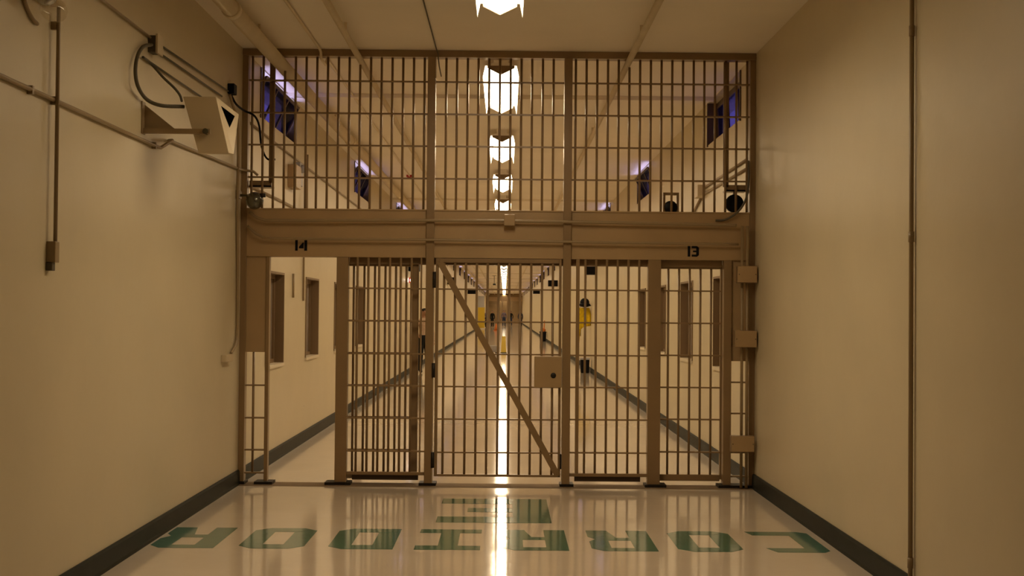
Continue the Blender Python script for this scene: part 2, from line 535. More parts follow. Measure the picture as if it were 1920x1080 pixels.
digits('1', -1.976, 2.195, .10); digits('4', -1.940, 2.195, .10)
digits('1', 1.722, 2.172, .10); digits('3', 1.760, 2.172, .10)

def bar_mesh(mb, x, z0, z1, y=0.0, r=.0115):
    return mb.tube([(x, GY + y, z0), (x, GY + y, z1)], r, 10)
def cross(x0, x1, z, parent, y=0.0):
    return MB().box((x0, GY + y - .018, z - .007), (x1, GY + y + .018, z + .007)).build('crossbar', g, parent)

# upper grilles
def grille(label, x0, x1, xs, cuts):
    t = thing('upper_grille', label, 'bar grille', ((x0 + x1) / 2, GY, 2.594), 'grilles of vertical bars above the header beam')
    for x in xs:
        z1 = 4.036
        for c, zc in cuts:
            if abs(x - c) < .05: z1 = zc
        bar_mesh(MB(), x, 2.593, z1).build('bar', g, t)
    for z in (3.808, 3.502, 3.197, 2.890): cross(x0, x1, z, t)
    return t
S = .1017
grille('left upper bar grille, from the left wall to the first mullion', XL + .055, -.742, [-2.404 + S * k for k in range(17)], [(-2.201, 3.905), (-2.099, 3.90), (-1.387, 3.965)])
grille('middle upper bar grille, between the two mullions below the lights', -.667, .547, [-.571 + S * k for k in range(11)], [])
grille('right upper bar grille, from the second mullion to the right wall', .622, 2.305, [.657 + S * k for k in range(17)], [(1.165, 3.965)])

# fixed lower grilles either side of the middle gate
def fixed(label, x0, x1, xs, stiles):
    t = thing('fixed_grille', label, 'bar grille', ((x0 + x1) / 2, GY - .02, 0), 'fixed lower grilles')
    for x in xs: bar_mesh(MB(), x, .10, 2.16, -.058 if False else -.03).build('bar', g, t)
    for z in (1.847, 1.540, 1.232, .931, .628, .318): cross(x0, x1, z, t, -.03)
    MB().box((x0, GY - .05, .095), (x1, GY - .015, .125)).build('bottom_rail', g, t, .003)
    MB().box((x0 + .05, GY - .01, .045), (x1 - .06, GY + .03, .092)).build('lower_channel', M['frame'], t)
    for a, b in stiles: MB().box((a, GY - .045, .125), (b, GY - .015, 2.139)).build('stile', g, t, .003)
    return t
fixed('fixed bar grille left of the middle gate, in front of the open sliding door', -1.474, -.742, [-1.388 + S * k for k in range(6)], [(-.795, -.779)])
fixed('fixed bar grille right of the middle gate', .622, 1.352, [.760 + S * k for k in range(6)], [(.672, .706)])

# sliding doors
def slider(label, x0, x1, xs, y):
    t = thing('sliding_door', label, 'barred door', ((x0 + x1) / 2, GY + y, .05), 'barred sliding doors')
    for a, b in ((x0, x0 + .05), (x1 - .06, x1)): MB().box((a, GY + y - .02, .06), (b, GY + y + .02, 2.10)).build('stile', g, t, .003)
    MB().box((x0 + .05, GY + y - .02, .045), (x1 - .06, GY + y + .02, .105)).build('bottom_rail', g, t, .003)
    MB().box((x0 + .05, GY + y - .02, 2.06), (x1 - .06, GY + y + .02, 2.10)).build('top_rail', g, t, .003)
    for x in xs: bar_mesh(MB(), x, .10, 2.065, y).build('bar', g, t)
    for z in (1.85, 1.543, 1.236, .931, .628, .318): cross(x0 + .05, x1 - .06, z, t, y)
    return t
slider('barred sliding door of opening 14, slid open behind the left fixed grille', -1.60, -.818, [-1.437 + .1 * k for k in range(6)], .10)
slider('closed barred sliding door under the number 13', 1.40, 2.115, [1.560 + .1022 * k for k in range(5)], .10)

# middle swing gate
G = thing('swing_gate', 'middle barred swing gate with diagonal brace and square lock box', 'barred gate', (-.06, GY, .08))
for a, b in ((-.652, -.622), (.512, .536)): MB().box((a, GY - .04, .085), (b, GY - .005, 2.135)).build('stile', g, G, .003)
MB().box((-.622, GY - .04, 2.098), (.512, GY - .005, 2.135)).build('top_rail', g, G, .003)
MB().box((-.622, GY - .04, .085), (.512, GY - .005, .107)).build('bottom_rail', g, G, .003)
for k in range(11): bar_mesh(MB(), -.572 + .1026 * k, .105, 2.10, -.022).build('bar', g, G)
for z in (1.846, 1.541, 1.236, .929, .623, .311): cross(-.622, .512, z, G, -.022)
MB().bar((-.612, GY - .052, 2.10), (.515, GY - .052, .10), .058, .012).build('diagonal_brace', g, G)
lb = MB().box((.283, GY - .115, .930), (.540, GY - .042, 1.224)).build('lock_box', M['beam'], G, .006)
MB().lathe([(0, -.006), (.022, -.006), (.026, 0), (.026, .004)], 16, (.462, GY - .117, 1.045), 'y').build('keyhole', M['dark'], lb)
for z0, z1 in ((1.856, 2.007), (1.015, 1.151), (.171, .317)):
    MB().tube([(-.662, GY - .088, z0), (-.662, GY - .088, z1)], .016, 10).build('hinge', M['dark'], G)
MB().box((.530, GY - .075, .166), (.545, GY - .04, .306)).build('foot_latch', M['dark'], G)

# ------------------------------------------------------------------ conduits and boxes on the partition
cd = M['conduit']
t = thing('header_conduit', 'upper conduit along the header beam, with a square box in the middle', 'conduit', (0, 11.99, 2.48))
MB().tube(smooth([(-2.40, 12.02, 2.55), (-2.30, 11.99, 2.49), (-2.1, 11.985, 2.475), (-1, 11.985, 2.486), (0, 11.985, 2.488), (1.2, 11.985, 2.48), (2.0, 11.985, 2.47), (2.17, 11.985, 2.468)], 6), .0145, 10).build('run', cd, t)
MB().box((-.013, 11.955, 2.443), (.089, 12.055, 2.548)).build('junction_box', M['beam'], t, .005)
tag(MB().tube(smooth([(-2.42, 12.02, 2.42), (-2.30, 11.99, 2.33), (-2.1, 11.985, 2.305), (-1, 11.985, 2.305), (0, 11.985, 2.302), (1.2, 11.985, 2.293), (2.19, 11.985, 2.29)], 6), .012, 10).build('header_conduit', cd), 'lower thin conduit along the header beam just above the door numbers', 'conduit')
for x, lab in ((2.222, 'left one of the two vertical conduits through the boxes beside the right wall'), (2.270, 'right one of the two vertical conduits through the boxes beside the right wall')):
    tag(MB().tube([(x, 11.97, .014), (x, 11.97, 2.46)], .014, 10).build('riser_conduit', cd), lab, 'conduit')
for x0, x1, z0, z1, lab in ((2.160, 2.345, 1.925, 2.083, 'uppermost of the three tan boxes on the conduits beside the right wall'), (2.140, 2.345, 1.325, 1.482, 'middle of the three tan boxes on the conduits beside the right wall'), (2.110, 2.328, .356, .505, 'lowest of the three tan boxes on the conduits, near the floor')):
    b = thing('junction_box', lab, 'junction box', ((x0 + x1) / 2, 11.93, z0), 'boxes on the right conduits')
    MB().box((x0, 11.875, z0), (x1, 11.955, z1)).build('box_body', M['gate'], b, .004)
    MB().box((x0 + .004, 11.862, z0 + .004), (x1 - .004, 11.876, z1 - .004)).build('cover', M['beam'], b, .003)
    for u in (x0 + .015, x1 - .015): MB().ball((u, 11.861, (z0 + z1) / 2), .005, 8).build('screw', M['steel'], b)
tag(MB().tube(smooth([(1.98, 12.035, 2.515), (2.08, 12.02, 2.525), (2.19, 12.01, 2.60), (2.26, 12.0, 2.72), (2.285, 12.0, 2.9), (2.285, 12.02, 3.08)], 6), .010, 8).build('flexible_conduit', M['cable']), 'flexible cable curving up the right jamb past the header beam', 'cable')

# ------------------------------------------------------------------ brackets and round devices behind the upper grilles
def bracket(label, x, xs, zt):
    t = thing('hanger_bracket', label, 'bracket', (x, GY + .06, 2.86), 'hanger brackets behind the upper grilles')
    MB().box((x - .026, GY + .03, 2.84), (x + .026, GY + .045, zt)).build('strap', g, t)
    a, b = sorted((x, xs))
    MB().box((a, GY + .03, 2.80), (b, GY + .20, 2.815)).build('shelf', g, t)
    MB().box((a, GY + .03, 2.80), (b, GY + .042, 2.86)).build('shelf_lip', g, t)
    return t
bracket('strap and shelf hanging behind the left upper grille', -2.222, -2.43, 4.03)
bracket('strap and shelf hanging behind the right upper grille', 2.092, 2.29, 4.03)
t = thing('horn_speaker', 'large round black speaker under the shelf at the right end of the upper grille', 'speaker', (2.19, GY + .12, 2.69), 'round black speakers')
MB().lathe([(0, -.02), (.06, -.03), (.083, -.035), (.088, -.02), (.085, .02), (.05, .09), (0, .10)], 24, (2.188, GY + .12, 2.690), 'y').build('speaker_body', M['black'], t)
MB().box((2.175, GY + .10, 2.77), (2.20, GY + .14, 2.80)).build('mount', g, t)
t = thing('yoke_speaker', 'dark round speaker in a square yoke standing on the header beam, right side', 'speaker', (1.575, GY + .12, 2.594), 'round black speakers')
MB().box((1.505, GY + .10, 2.594), (1.527, GY + .14, 2.79)).box((1.635, GY + .10, 2.594), (1.657, GY + .14, 2.79)).box((1.527, GY + .10, 2.765), (1.635, GY + .14, 2.79)).build('yoke', g, t)
MB().ball((1.580, GY + .12, 2.645), .068, 18, (1, .9, 1)).build('speaker_body', M['black'], t)

# left dome on a wall arm
t = thing('dome_bell', 'round grey metal dome on a short arm beside the left jamb', 'bell', (-2.36, 11.86, 2.68))
c = at_y(477, 376, 11.85)
MB().lathe([(0, -.075), (.03, -.07), (.06, -.05), (.078, -.015), (.082, .02), (.07, .03), (0, .032)], 22, tuple(c), 'y').build('dome', M['steel'], t)
MB().tube([(XL, 11.87, c.z + .05), (c.x - .03, 11.87, c.z + .045), (c.x, 11.87, c.z + .02)], .013, 8).build('arm', M['steel'], t)
MB().box((XL, 11.81, c.z + .02), (XL + .03, 11.93, c.z + .09)).build('mount', M['conduit'], t)
MB().tube([(c.x + .05, 11.86, c.z + .05), (c.x + .10, 11.86, c.z + .05)], .02, 10).build('striker', M['dark'], t)

# ------------------------------------------------------------------ left wall: conduits, boxes, camera housing
w = XL + .018
def wall_run(name, pts, r, m, label, straps=()):
    t = thing(name, label, 'conduit', tuple(pts[0]))
    MB().tube(pts, r, 10).build('run', m, t)
    for p in straps:
        MB().box((XL, p[1] - .012, p[2] - .022), (XL + .03, p[1] + .012, p[2] + .022)).build('strap', m, t)
    return t
wall_run('wall_conduit', [(w, Y0, 2.72), (w, 6.2, 2.770), (w, 9.10, 2.786), (w, 9.16, 2.79), (w + .05, 9.28, 2.86), (w, 9.38, 2.872), (w, 11.9, 2.940), (w + .02, 12.02, 2.945), (w + .10, 12.035, 2.935), (w + .14, 12.035, 2.90)], .0125, M['conduit'], 'long conduit running level along the left wall to the partition', [(0, 7.0, 2.772), (0, 9.0, 2.785), (0, 6.65, 2.77)])
t = wall_run('drop_conduit', [(w + .02, 6.985, 4.08), (w + .02, 6.985, 2.0)], .011, M['conduit'], 'vertical conduit down the left wall ending in a small switch box', [(0, 6.985, 3.18)])
MB().box((XL, 6.955, 1.885), (XL + .05, 7.02, 2.0)).build('switch_box', M['conduit'], t, .004)
MB().box((XL, 6.95, 1.84), (XL + .035, 7.0, 1.885)).build('switch_cover', M['cable'], t, .003)
wall_run('upper_conduit', [(w, Y0, 3.55), (w, 8.85, 3.517)], .009, M['conduit'], 'high conduit on the left wall running from the left edge to the small box')
t = thing('wall_box', 'small cream wall box high on the left wall where the cable loop starts', 'junction box', (XL, 8.95, 3.42))
MB().box((XL, 8.86, 3.42), (XL + .055, 8.98, 3.535)).build('box_body', M['cable'], t, .003)
MB().box((XL + .055, 8.85, 3.41), (XL + .072, 8.99, 3.545)).build('cover', M['housing'], t, .003)
for ya, za, yb, zb, lab in ((8.995, 3.515, 11.35, 3.575, 'topmost conduit from the small wall box toward the partition'), (8.995, 3.455, 11.1, 3.488, 'second conduit from the small wall box, just under the topmost one'), (8.72, 3.345, 10.35, 3.356, 'lowest conduit going behind the camera housing')):
    wall_run('branch_conduit', [(w, ya, za), (w, yb, zb)], .0075, M['cable'], lab)
tag(MB().box((XL, 11.40, 3.565), (XL + .06, 11.52, 3.655)).build('black_box', M['black'], None, .004), 'small black box high on the left wall next to the partition', 'junction box')
tag(MB().tube(smooth([(w, 11.48, 3.56), (w + .02, 11.6, 3.50), (w + .03, 11.9, 3.49), (-2.37, 12.02, 3.46), (-2.345, 12.14, 3.38), (-2.33, 12.18, 3.20), (-2.28, 12.2, 3.08), (-2.20, 12.2, 3.07)], 7), .010, 8).build('black_cable', M['black']), 'black cable from the small black box through the left grille', 'cable')
tag(MB().tube(smooth([(w, 11.42, 3.56), (w + .02, 11.45, 3.47), (w + .03, 11.62, 3.35), (w + .02, 11.72, 3.1), (w + .01, 11.76, 2.9), (w, 11.80, 2.55), (w, 11.85, 2.0), (w, 11.86, 1.45), (w, 11.80, 1.32), (w, 11.60, 1.235)], 7), .013, 8).build('down_conduit', M['conduit']), 'thin conduit down the left wall beside the left jamb, curving to a small box', 'conduit')
tag(MB().box((XL, 11.28, 1.17), (XL + .045, 11.58, 1.235)).build('outlet_box', M['housing'], None, .004), 'small outlet box low on the left wall beside the partition', 'junction box')

# camera housing
CY = 8.80
t = thing('camera_housing', 'slanted cream camera housing on an arm from the left wall', 'security camera', (XL, CY, 2.85))
A, B, C_, D_ = [at_y(px, py, CY) for px, py in ((343, 181), (405, 181), (429, 287), (372, 287))]
A2, B2 = A + Vector((.02, .50, 0)), B + Vector((.055, .50, -.045))
C2, D2 = C_ + Vector((.02, .07, .0)), D_ + Vector((.015, .07, 0))
MB().add([A, B, C_, D_, A2, B2, C2, D2], [(0, 1, 2, 3), (4, 7, 6, 5), (0, 4, 5, 1), (1, 5, 6, 2), (2, 6, 7, 3), (3, 7, 4, 0)]).build('housing_body', M['housing'], t, .004)
def onface(u, v, off=.003):                        # u along the depth, v from the top down, on the slanted front
    top = B.lerp(B2, u); bot = C_.lerp(C2, u)
    nrm = (B2 - B).cross(C_ - B).normalized()
    if nrm.x < 0: nrm = -nrm
    return top.lerp(bot, v) + nrm * off
MB().prism([(.15, .13), (.80, .13), (.48, .47)], .004, lambda u, v, q: onface(u, v, q)).build('lens_opening', M['void'], t)
p0, p1 = at_y(262, 244, 8.72), at_y(392, 244, 8.72)
MB().bar((XL, 8.76, p0.z), (p1.x, 8.76, p0.z), .034, .03).build('mount_arm', M['conduit'], t)
MB().tube([(p1.x - .03, 8.735, p0.z), (p1.x - .03, 8.79, p0.z)], .02, 10).build('pivot_bolt', M['steel'], t)
MB().prism([(XL, p0.z + .19), (XL, p0.z), (XL + .24, p0.z)], .012, lambda u, v, q: (u, 8.78 + q, v)).build('gusset', M['conduit'], t)
MB().box((XL, 8.72, p0.z - .02), (XL + .008, 8.80, p0.z + .20)).build('wall_plate', M['conduit'], t)
loop = [at_x(284, 84, XL + .03), at_x(268, 88, XL + .03), at_x(257, 108, XL + .035), at_x(254, 138, XL + .04), at_x(260, 165, XL + .05)]
loop += [at_y(276, 187, 8.70), at_y(303, 198, 8.74), at_y(345, 200, 8.84)]
tag(MB().tube(smooth(loop, 7), .013, 8).build('camera_cable', M['cable']), 'grey cable looping from the wall box down into the camera housing', 'cable')
loop = [at_x(268, 107, XL + .02), at_x(282, 118, XL + .03)] + [at_y(306, 145, 8.84), at_y(326, 164, 8.84), at_y(337, 178, 8.86), at_y(341, 190, 8.90)]
tag(MB().tube(smooth(loop, 7), .009, 8).build('camera_cable', M['cable']), 'thinner cable inside the loop beside the camera housing', 'cable')

# emergency light, cut by the top edge
t = thing('emergency_light', 'small emergency lamp with a clear cover in the top left corner', 'wall lamp', (XL, 6.7, 3.25))
MB().box((XL, 6.55, 3.27), (XL + .10, 6.95, 3.50)).build('case', M['housing'], t, .02)
MB().lathe([(0, -.02), (.045, -.03), (.055, 0), (.05, .03), (.02, .06), (0, .065)], 18, (XL + .12, 6.56, 3.245), 'y').build('lamp_head', M['reflector'], t)
MB().ball((XL + .09, 6.76, 3.215), .065, 16, (1, 1.7, 1)).build('lamp_cover', M['clear'], t)
tag(MB().tube(smooth([(XL + .012, 6.53, 3.515), (XL + .012, 6.53, 3.30), (XL + .012, 6.56, 3.21), (XL + .012, 6.66, 3.15), (XL + .012, 6.74, 3.135)], 6), .011, 8).build('lamp_conduit', M['conduit']), 'conduit bending under the emergency lamp in the top left corner', 'conduit')

# right wall conduit
t = thing('wall_conduit', 'tall vertical conduit on the right wall from floor to ceiling', 'conduit', (XR - .02, 7.35, 0))
MB().tube([(XR - .022, 7.35, .14), (XR - .022, 7.35, 4.10)], .0135, 12).build('run', M['conduit'], t)
for z in (.22, 2.09, 3.28): MB().tube([(XR - .022, 7.35, z - .03), (XR - .022, 7.35, z + .03)], .017, 12).build('coupling', M['conduit'], t)

# ------------------------------------------------------------------ beyond the partition: equipment on the walls
def wconduit(X, pts, r, label, name='branch_conduit', out=.016):
    s = out if X < 0 else -out
    tag(MB().tube([(X + s, y, z) for y, z in pts], r, 8).build(name, M['conduit']), label, 'conduit')
wconduit(XL, [(12.25, 3.44), (14.4, 3.42), (23.0, 3.37), (60, 3.30)], .012, 'conduit sloping along the left wall behind the upper grille')
wconduit(XL, [(12.25, 2.83), (14.2, 2.84), (16.0, 2.82)], .014, 'short conduit low behind the left end of the upper grille')
wconduit(XL, [(15.75, 3.55), (15.75, 2.75)], .014, 'vertical conduit on the left wall behind the left upper grille', out=.045)
wconduit(XL, [(15.0, 2.06), (15.0, 1.78)], .012, 'short vertical conduit above the left wall between the first two windows')
wconduit(XL, [(15.75, 2.75), (15.75, 1.75)], .012, 'thin vertical conduit left of the second left wall window')
t = thing('control_box', 'tan and grey control box on the left wall behind the left upper grille', 'junction box', (XL, 14.9, 3.05))
MB().box((XL, 14.6, 3.04), (XL + .10, 14.95, 3.30)).build('box_body', M['beam'], t, .004)
MB().box((XL, 14.98, 3.10), (XL + .08, 15.2, 3.37)).build('side_box', M['grey'], t, .004)
MB().ball((XL + .09, 15.09, 3.30), .05, 12).build('lamp', M['grey'], t)
t = thing('control_box', 'tan box on the right wall with two conduits, behind the right upper grille', 'junction box', (XR, 15.3, 3.0))
MB().box((XR - .09, 15.1, 3.02), (XR, 15.4, 3.16)).build('box_body', M['housing'], t, .004)
wconduit(XR, [(12.3, 3.14), (15.1, 3.12)], .014, 'upper conduit running to the tan box on the right wall')
wconduit(XR, [(12.3, 3.05), (15.1, 3.05)], .014, 'lower conduit running to the tan box on the right wall')
wconduit(XR, [(15.35, 3.02), (16.6, 2.75)], .014, 'conduit slanting down from the tan box on the right wall')
wconduit(XR, [(12.3, 3.06), (12.3, 2.62)], .02, 'vertical conduit by the right wall behind the end of the upper grille')
def hung(name, X, y, z0, z1, d, l, m, label, cat='speaker'):
    s = 1 if X < 0 else -1
    tag(MB().box((X, y, z0), (X + s * d, y + l, z1)).build(name, m, None, .006), label, cat)
hung('wall_speaker', XL, 33.0, 2.66, 2.90, .28, .4, M['black'], 'black box high on the left wall above the standing guard')
hung('wall_speaker', XR, 33.2, 2.62, 2.92, .26, .5, M['black'], 'black box high on the right wall above the yellow jacket')
hung('wall_speaker', XL, 55.5, 2.80, 3.10, .35, .5, M['black'], 'small black box on the left wall seen through the top of the middle gate')
hung('wall_speaker', XL, 86, 2.80, 3.10, .55, .5, M['black'], 'small black box further down the left wall, past the diagonal brace')
hung('wall_speaker', XR, 57, 2.78, 3.05, .42, .5, M['black'], 'small black box on the right wall seen through the right of the middle gate')
hung('wall_speaker', XR, 86, 2.85, 3.10, .45, .5, M['black'], 'small black box further down the right wall near the end')
t = thing('wall_lamp', 'small bright lamp glowing on the left wall above the guard', 'wall lamp', (XL, 33.3, 2.42), None)
MB().box((XL, 33.22, 2.36), (XL + .03, 33.40, 2.50)).build('lamp_base', M['red'], t)
MB().ball((XL + .075, 33.25, 2.43), .05, 12).build('lamp_bulb', M['bulb'], t)

for X, y, z0, z1, lab in ((XL, 44, 1.2, 3.9, 'thin vertical conduit on the left wall seen left of the diagonal brace top'), (XL, 64, 1.1, 3.9, 'thin vertical conduit on the left wall between the two small black boxes'), (XR, 46, 1.2, 3.9, 'thin vertical conduit on the right wall beyond the yellow jacket'), (XR, 62, 1.0, 3.9, 'thin vertical conduit on the right wall past the near small black box'), (XR, 39.5, .9, 1.9, 'short dark conduit on the right wall beside the yellow jacket')):
    wconduit(X, [(y, z0), (y, z1)], .022, lab, 'wall_conduit')
def hanging(x, y, z):
    t = thing('hanging_sign', 'small dark tee-shaped hanger from the ceiling ' + ('left of the lights' if x < -1 else 'near the lights') + ' far beyond the gate', 'hanger', (x, y, z))
    MB().box((x - .14, y, ZC - .02), (x + .14, y + .03, ZC)).build('plate', M['dark'], t)
    MB().tube([(x, y, ZC), (x, y, z)], .018, 6).build('rod', M['dark'], t)
    MB().box((x - .10, y - .05, z - .12), (x + .10, y + .05, z)).build('head', M['dark'], t)
hanging(-.72, 88, 3.55); hanging(-1.9, 40, 3.65)

# standing things beyond
t = thing('wet_floor_sign', 'yellow folding floor sign standing in the middle of the corridor', 'floor sign', (-.03, 50.5, 0))
MB().add([(-.13, 50.35, .02), (.08, 50.35, .02), (.05, 50.49, .66), (-.10, 50.49, .66), (-.13, 50.37, .02), (.08, 50.37, .02), (.05, 50.51, .66), (-.10, 50.51, .66)], [(0, 1, 2, 3), (7, 6, 5, 4), (0, 4, 5, 1), (1, 5, 6, 2), (2, 6, 7, 3), (3, 7, 4, 0)]).build('front_board', M['yellowp'], t)
MB().add([(-.13, 50.67, .0), (.08, 50.67, .0), (.05, 50.52, .66), (-.10, 50.52, .66), (-.13, 50.69, .0), (.08, 50.69, .0), (.05, 50.54, .66), (-.10, 50.54, .66)], [(0, 1, 2, 3), (7, 6, 5, 4), (0, 4, 5, 1), (1, 5, 6, 2), (2, 6, 7, 3), (3, 7, 4, 0)]).build('back_board', M['yellowp'], t)
MB().box((-.15, 50.33, 0), (.10, 50.39, .03)).build('foot', M['dark'], t)
t = thing('mop_bucket', 'pale bucket on the corridor floor left of the yellow floor sign', 'bucket', (-.42, 49.8, 0))
MB().lathe([(0, .05), (.13, .05), (.16, .30), (.17, .31), (.15, .31), (.125, .08), (0, .08)], 18, (-.42, 49.8, 0)).build('bucket_body', M['grey'], t)
for u, v in ((-.1, -.1), (.1, -.1), (.1, .1), (-.1, .1)): MB().ball((-.42 + u, 49.8 + v, .03), .03, 8).build('caster', M['dark'], t)
def bin_(name, x, y, w_, d, h, m, rim, label, extra=None):
    t = thing(name, label, 'bin', (x, y, 0))
    MB().add([(x - w_ * .45, y - d * .45, 0), (x + w_ * .45, y - d * .45, 0), (x + w_ * .45, y + d * .45, 0), (x - w_ * .45, y + d * .45, 0), (x - w_ / 2, y - d / 2, h), (x + w_ / 2, y - d / 2, h), (x + w_ / 2, y + d / 2, h), (x - w_ / 2, y + d / 2, h)], [(0, 3, 2, 1), (0, 1, 5, 4), (1, 2, 6, 5), (2, 3, 7, 6), (3, 0, 4, 7), (4, 5, 6, 7)]).build('bin_body', m, t, .01)
    MB().box((x - w_ / 2 - .015, y - d / 2 - .015, h), (x + w_ / 2 + .015, y + d / 2 + .015, h + .05)).build('rim', rim, t, .006)
    if extra: extra(t)
    return t
bin_('waste_bin', 2.18, 34.6, .24, .3, .36, M['black'], M['grey'], 'black bin with a pale rim on the floor below the yellow jacket')
def bag(t):
    MB().ball((2.14, 70.9, .62), .16, 14, (1, 1, .8)).build('orange_bag', M['orange'], t)
    MB().tube([(2.2, 71.0, .55), (2.22, 71.05, 1.15)], .03, 8).build('broom_handle', M['orange'], t)
bin_('waste_bin', 2.14, 71, .36, .4, .50, M['black'], M['dark'], 'dark bin holding something orange by the right wall, far beyond the gate', bag)
# yellow jacket and dark cap on the right wall
t = thing('rain_jacket', 'bright yellow jacket hanging on the right wall beyond the gate', 'jacket', (XR, 35, 1.3))
pf = [(-.16, 0), (.16, 0), (.20, -.46), (.18, -.50), (.0, -.52), (-.10, -.60), (-.13, -.98), (-.20, -.98), (-.19, -.3)]
MB().prism(pf, .16, lambda u, v, q: (2.17 + u * .95, 34.9 + q, 1.76 + v)).build('jacket_body', M['yellow'], t, .02)
MB().tube([(2.29, 34.95, 1.70), (2.33, 34.93, 1.45), (2.31, 34.9, 1.28)], [.05, .05, .04], 8).build('sleeve', M['yellow'], t)
MB().tube([(2.17, 34.98, 1.72), (2.17, 34.98, 1.80), (XR, 34.98, 1.82)], .012, 6).build('hook', M['dark'], t)
t = thing('dark_cap', 'dark shapeless hat hung above the yellow jacket on the right wall', 'hat', (2.18, 34.9, 1.78))
MB().ball((2.18, 34.85, 1.90), .125, 14, (1.05, 1, 1)).build('crown', M['black'], t)
MB().ball((2.18, 34.82, 1.84), .15, 14, (1.05, 1, .45)).build('brim', M['black'], t)
# far end
t = thing('yellow_board', 'yellow board standing against the left wall near the far end', 'board', (-2.4, 118, 0))
MB().box((XL + .04, 118, .1), (XL + .66, 118.06, 2.0)).build('board', M['yellowp'], t)
MB().box((XL + .04, 118, 2.0), (XL + .60, 118.06, 3.05)).build('upper_panel', M['grey'], t)
t = thing('end_gate', 'brown barred gate across the far end of the corridor', 'barred gate', (XC, 170, 0))
for x in (XL + .05, -1.0, -.3, .4, 1.1, XR - .05): MB().box((x - .05, 170, 0), (x + .05, 170.1, 3.0)).build('post', M['gate'], t)
MB().box((XL, 170, 3.0), (XR, 170.1, 3.55)).build('header', M['beam'], t)
for z in (.6, 1.2, 1.9, 2.5): MB().box((XL, 170.03, z - .02), (XR, 170.07, z + .02)).build('crossbar', M['gate'], t)
MB().box((XL, 170, 3.55), (XR, 170.05, 3.7)).build('top_rail', M['gate'], t)

# ------------------------------------------------------------------ painted words on the floor
def poly_letter(ch, w_, h, s):
    c = min(.10, .3 * w_)
    if ch == 'I': return [[(0, 0), (w_, 0), (w_, s), (w_ / 2 + .07, s), (w_ / 2 + .07, h - s), (w_, h - s), (w_, h), (0, h), (0, h - s), (w_ / 2 - .07, h - s), (w_ / 2 - .07, s), (0, s)]]
    if ch == 'C': return [[(c * .7, 0), (w_, 0), (w_ - .03, s), (s, s), (s, h - s), (w_ - .03, h - s), (w_ - .08, h), (c * .5, h), (0, h - c * .6), (0, c * .6)]]
    if ch == 'E': return [[(0, 0), (w_, 0), (w_, s * .95), (s, s * .95), (s, h / 2 - s * .35), (w_ - .23, h / 2 - s * .35), (w_ - .23, h / 2 + s * .35), (s, h / 2 + s * .35), (s, h - s * .95), (w_, h - s * .95), (w_, h), (0, h)]]
    if ch == 'O':
        return [[(c, 0), (w_ - c, 0), (w_, c), (w_, h - c), (w_ - c, h), (c, h), (0, h - c), (0, c), (s, s + .02), (s, h - s), (w_ - s, h - s), (w_ - s, s), (s, s), (0, c * .98)]]
    if ch == 'D':
        return [[(0, 0), (w_ - c, 0), (w_, c), (w_, h - c), (w_ - c, h), (0, h), (0, s + .01), (s, s + .01), (s, h - s), (w_ - s, h - s), (w_ - s, s), (0, s)]]
    if ch == 'R':
        m = h * .44
        return [[(0, 0), (s, 0), (s, m - .06), (w_ - s - .05, m - .06), (w_ - s, 0), (w_, 0), (w_, m - .10), (w_ - .05, m), (w_, m + .10), (w_, h - .10), (w_ - .08, h), (0, h), (0, m + .051), (s, m + .051), (s, h - s * .75), (w_ - s * .9, h - s * .75), (w_ - s * .9, m + .05), (0, m + .05)]]
def letter(ch, x_right, y_far, w_, h, s, parent, name='letter'):
    mb = MB()
    for poly in poly_letter(ch, w_, h, s):
        mb.prism(poly, .0012, lambda u, v, q: (x_right - u, y_far - v, .0003 + q))
    o = mb.build(name, M['green'], parent)
    return o
t = thing('floor_word', 'green painted word CORRIDOR on the floor, upside down to the viewer', 'floor lettering', (XC, 9.2, 0))
for ch, xr in zip('CORRIDOR', (2.27, 1.675, 1.075, .46, -.155, -.755, -1.375, -1.985)):
    letter(ch, xr, 9.64, .455, .82, .155, t)
t = thing('floor_letter', 'large green painted letter E on the floor in front of the middle gate', 'floor lettering', (-.07, 10.6, 0))
letter('E', .38, 11.22, .90, 1.26, .30, t, 'letter_stroke')

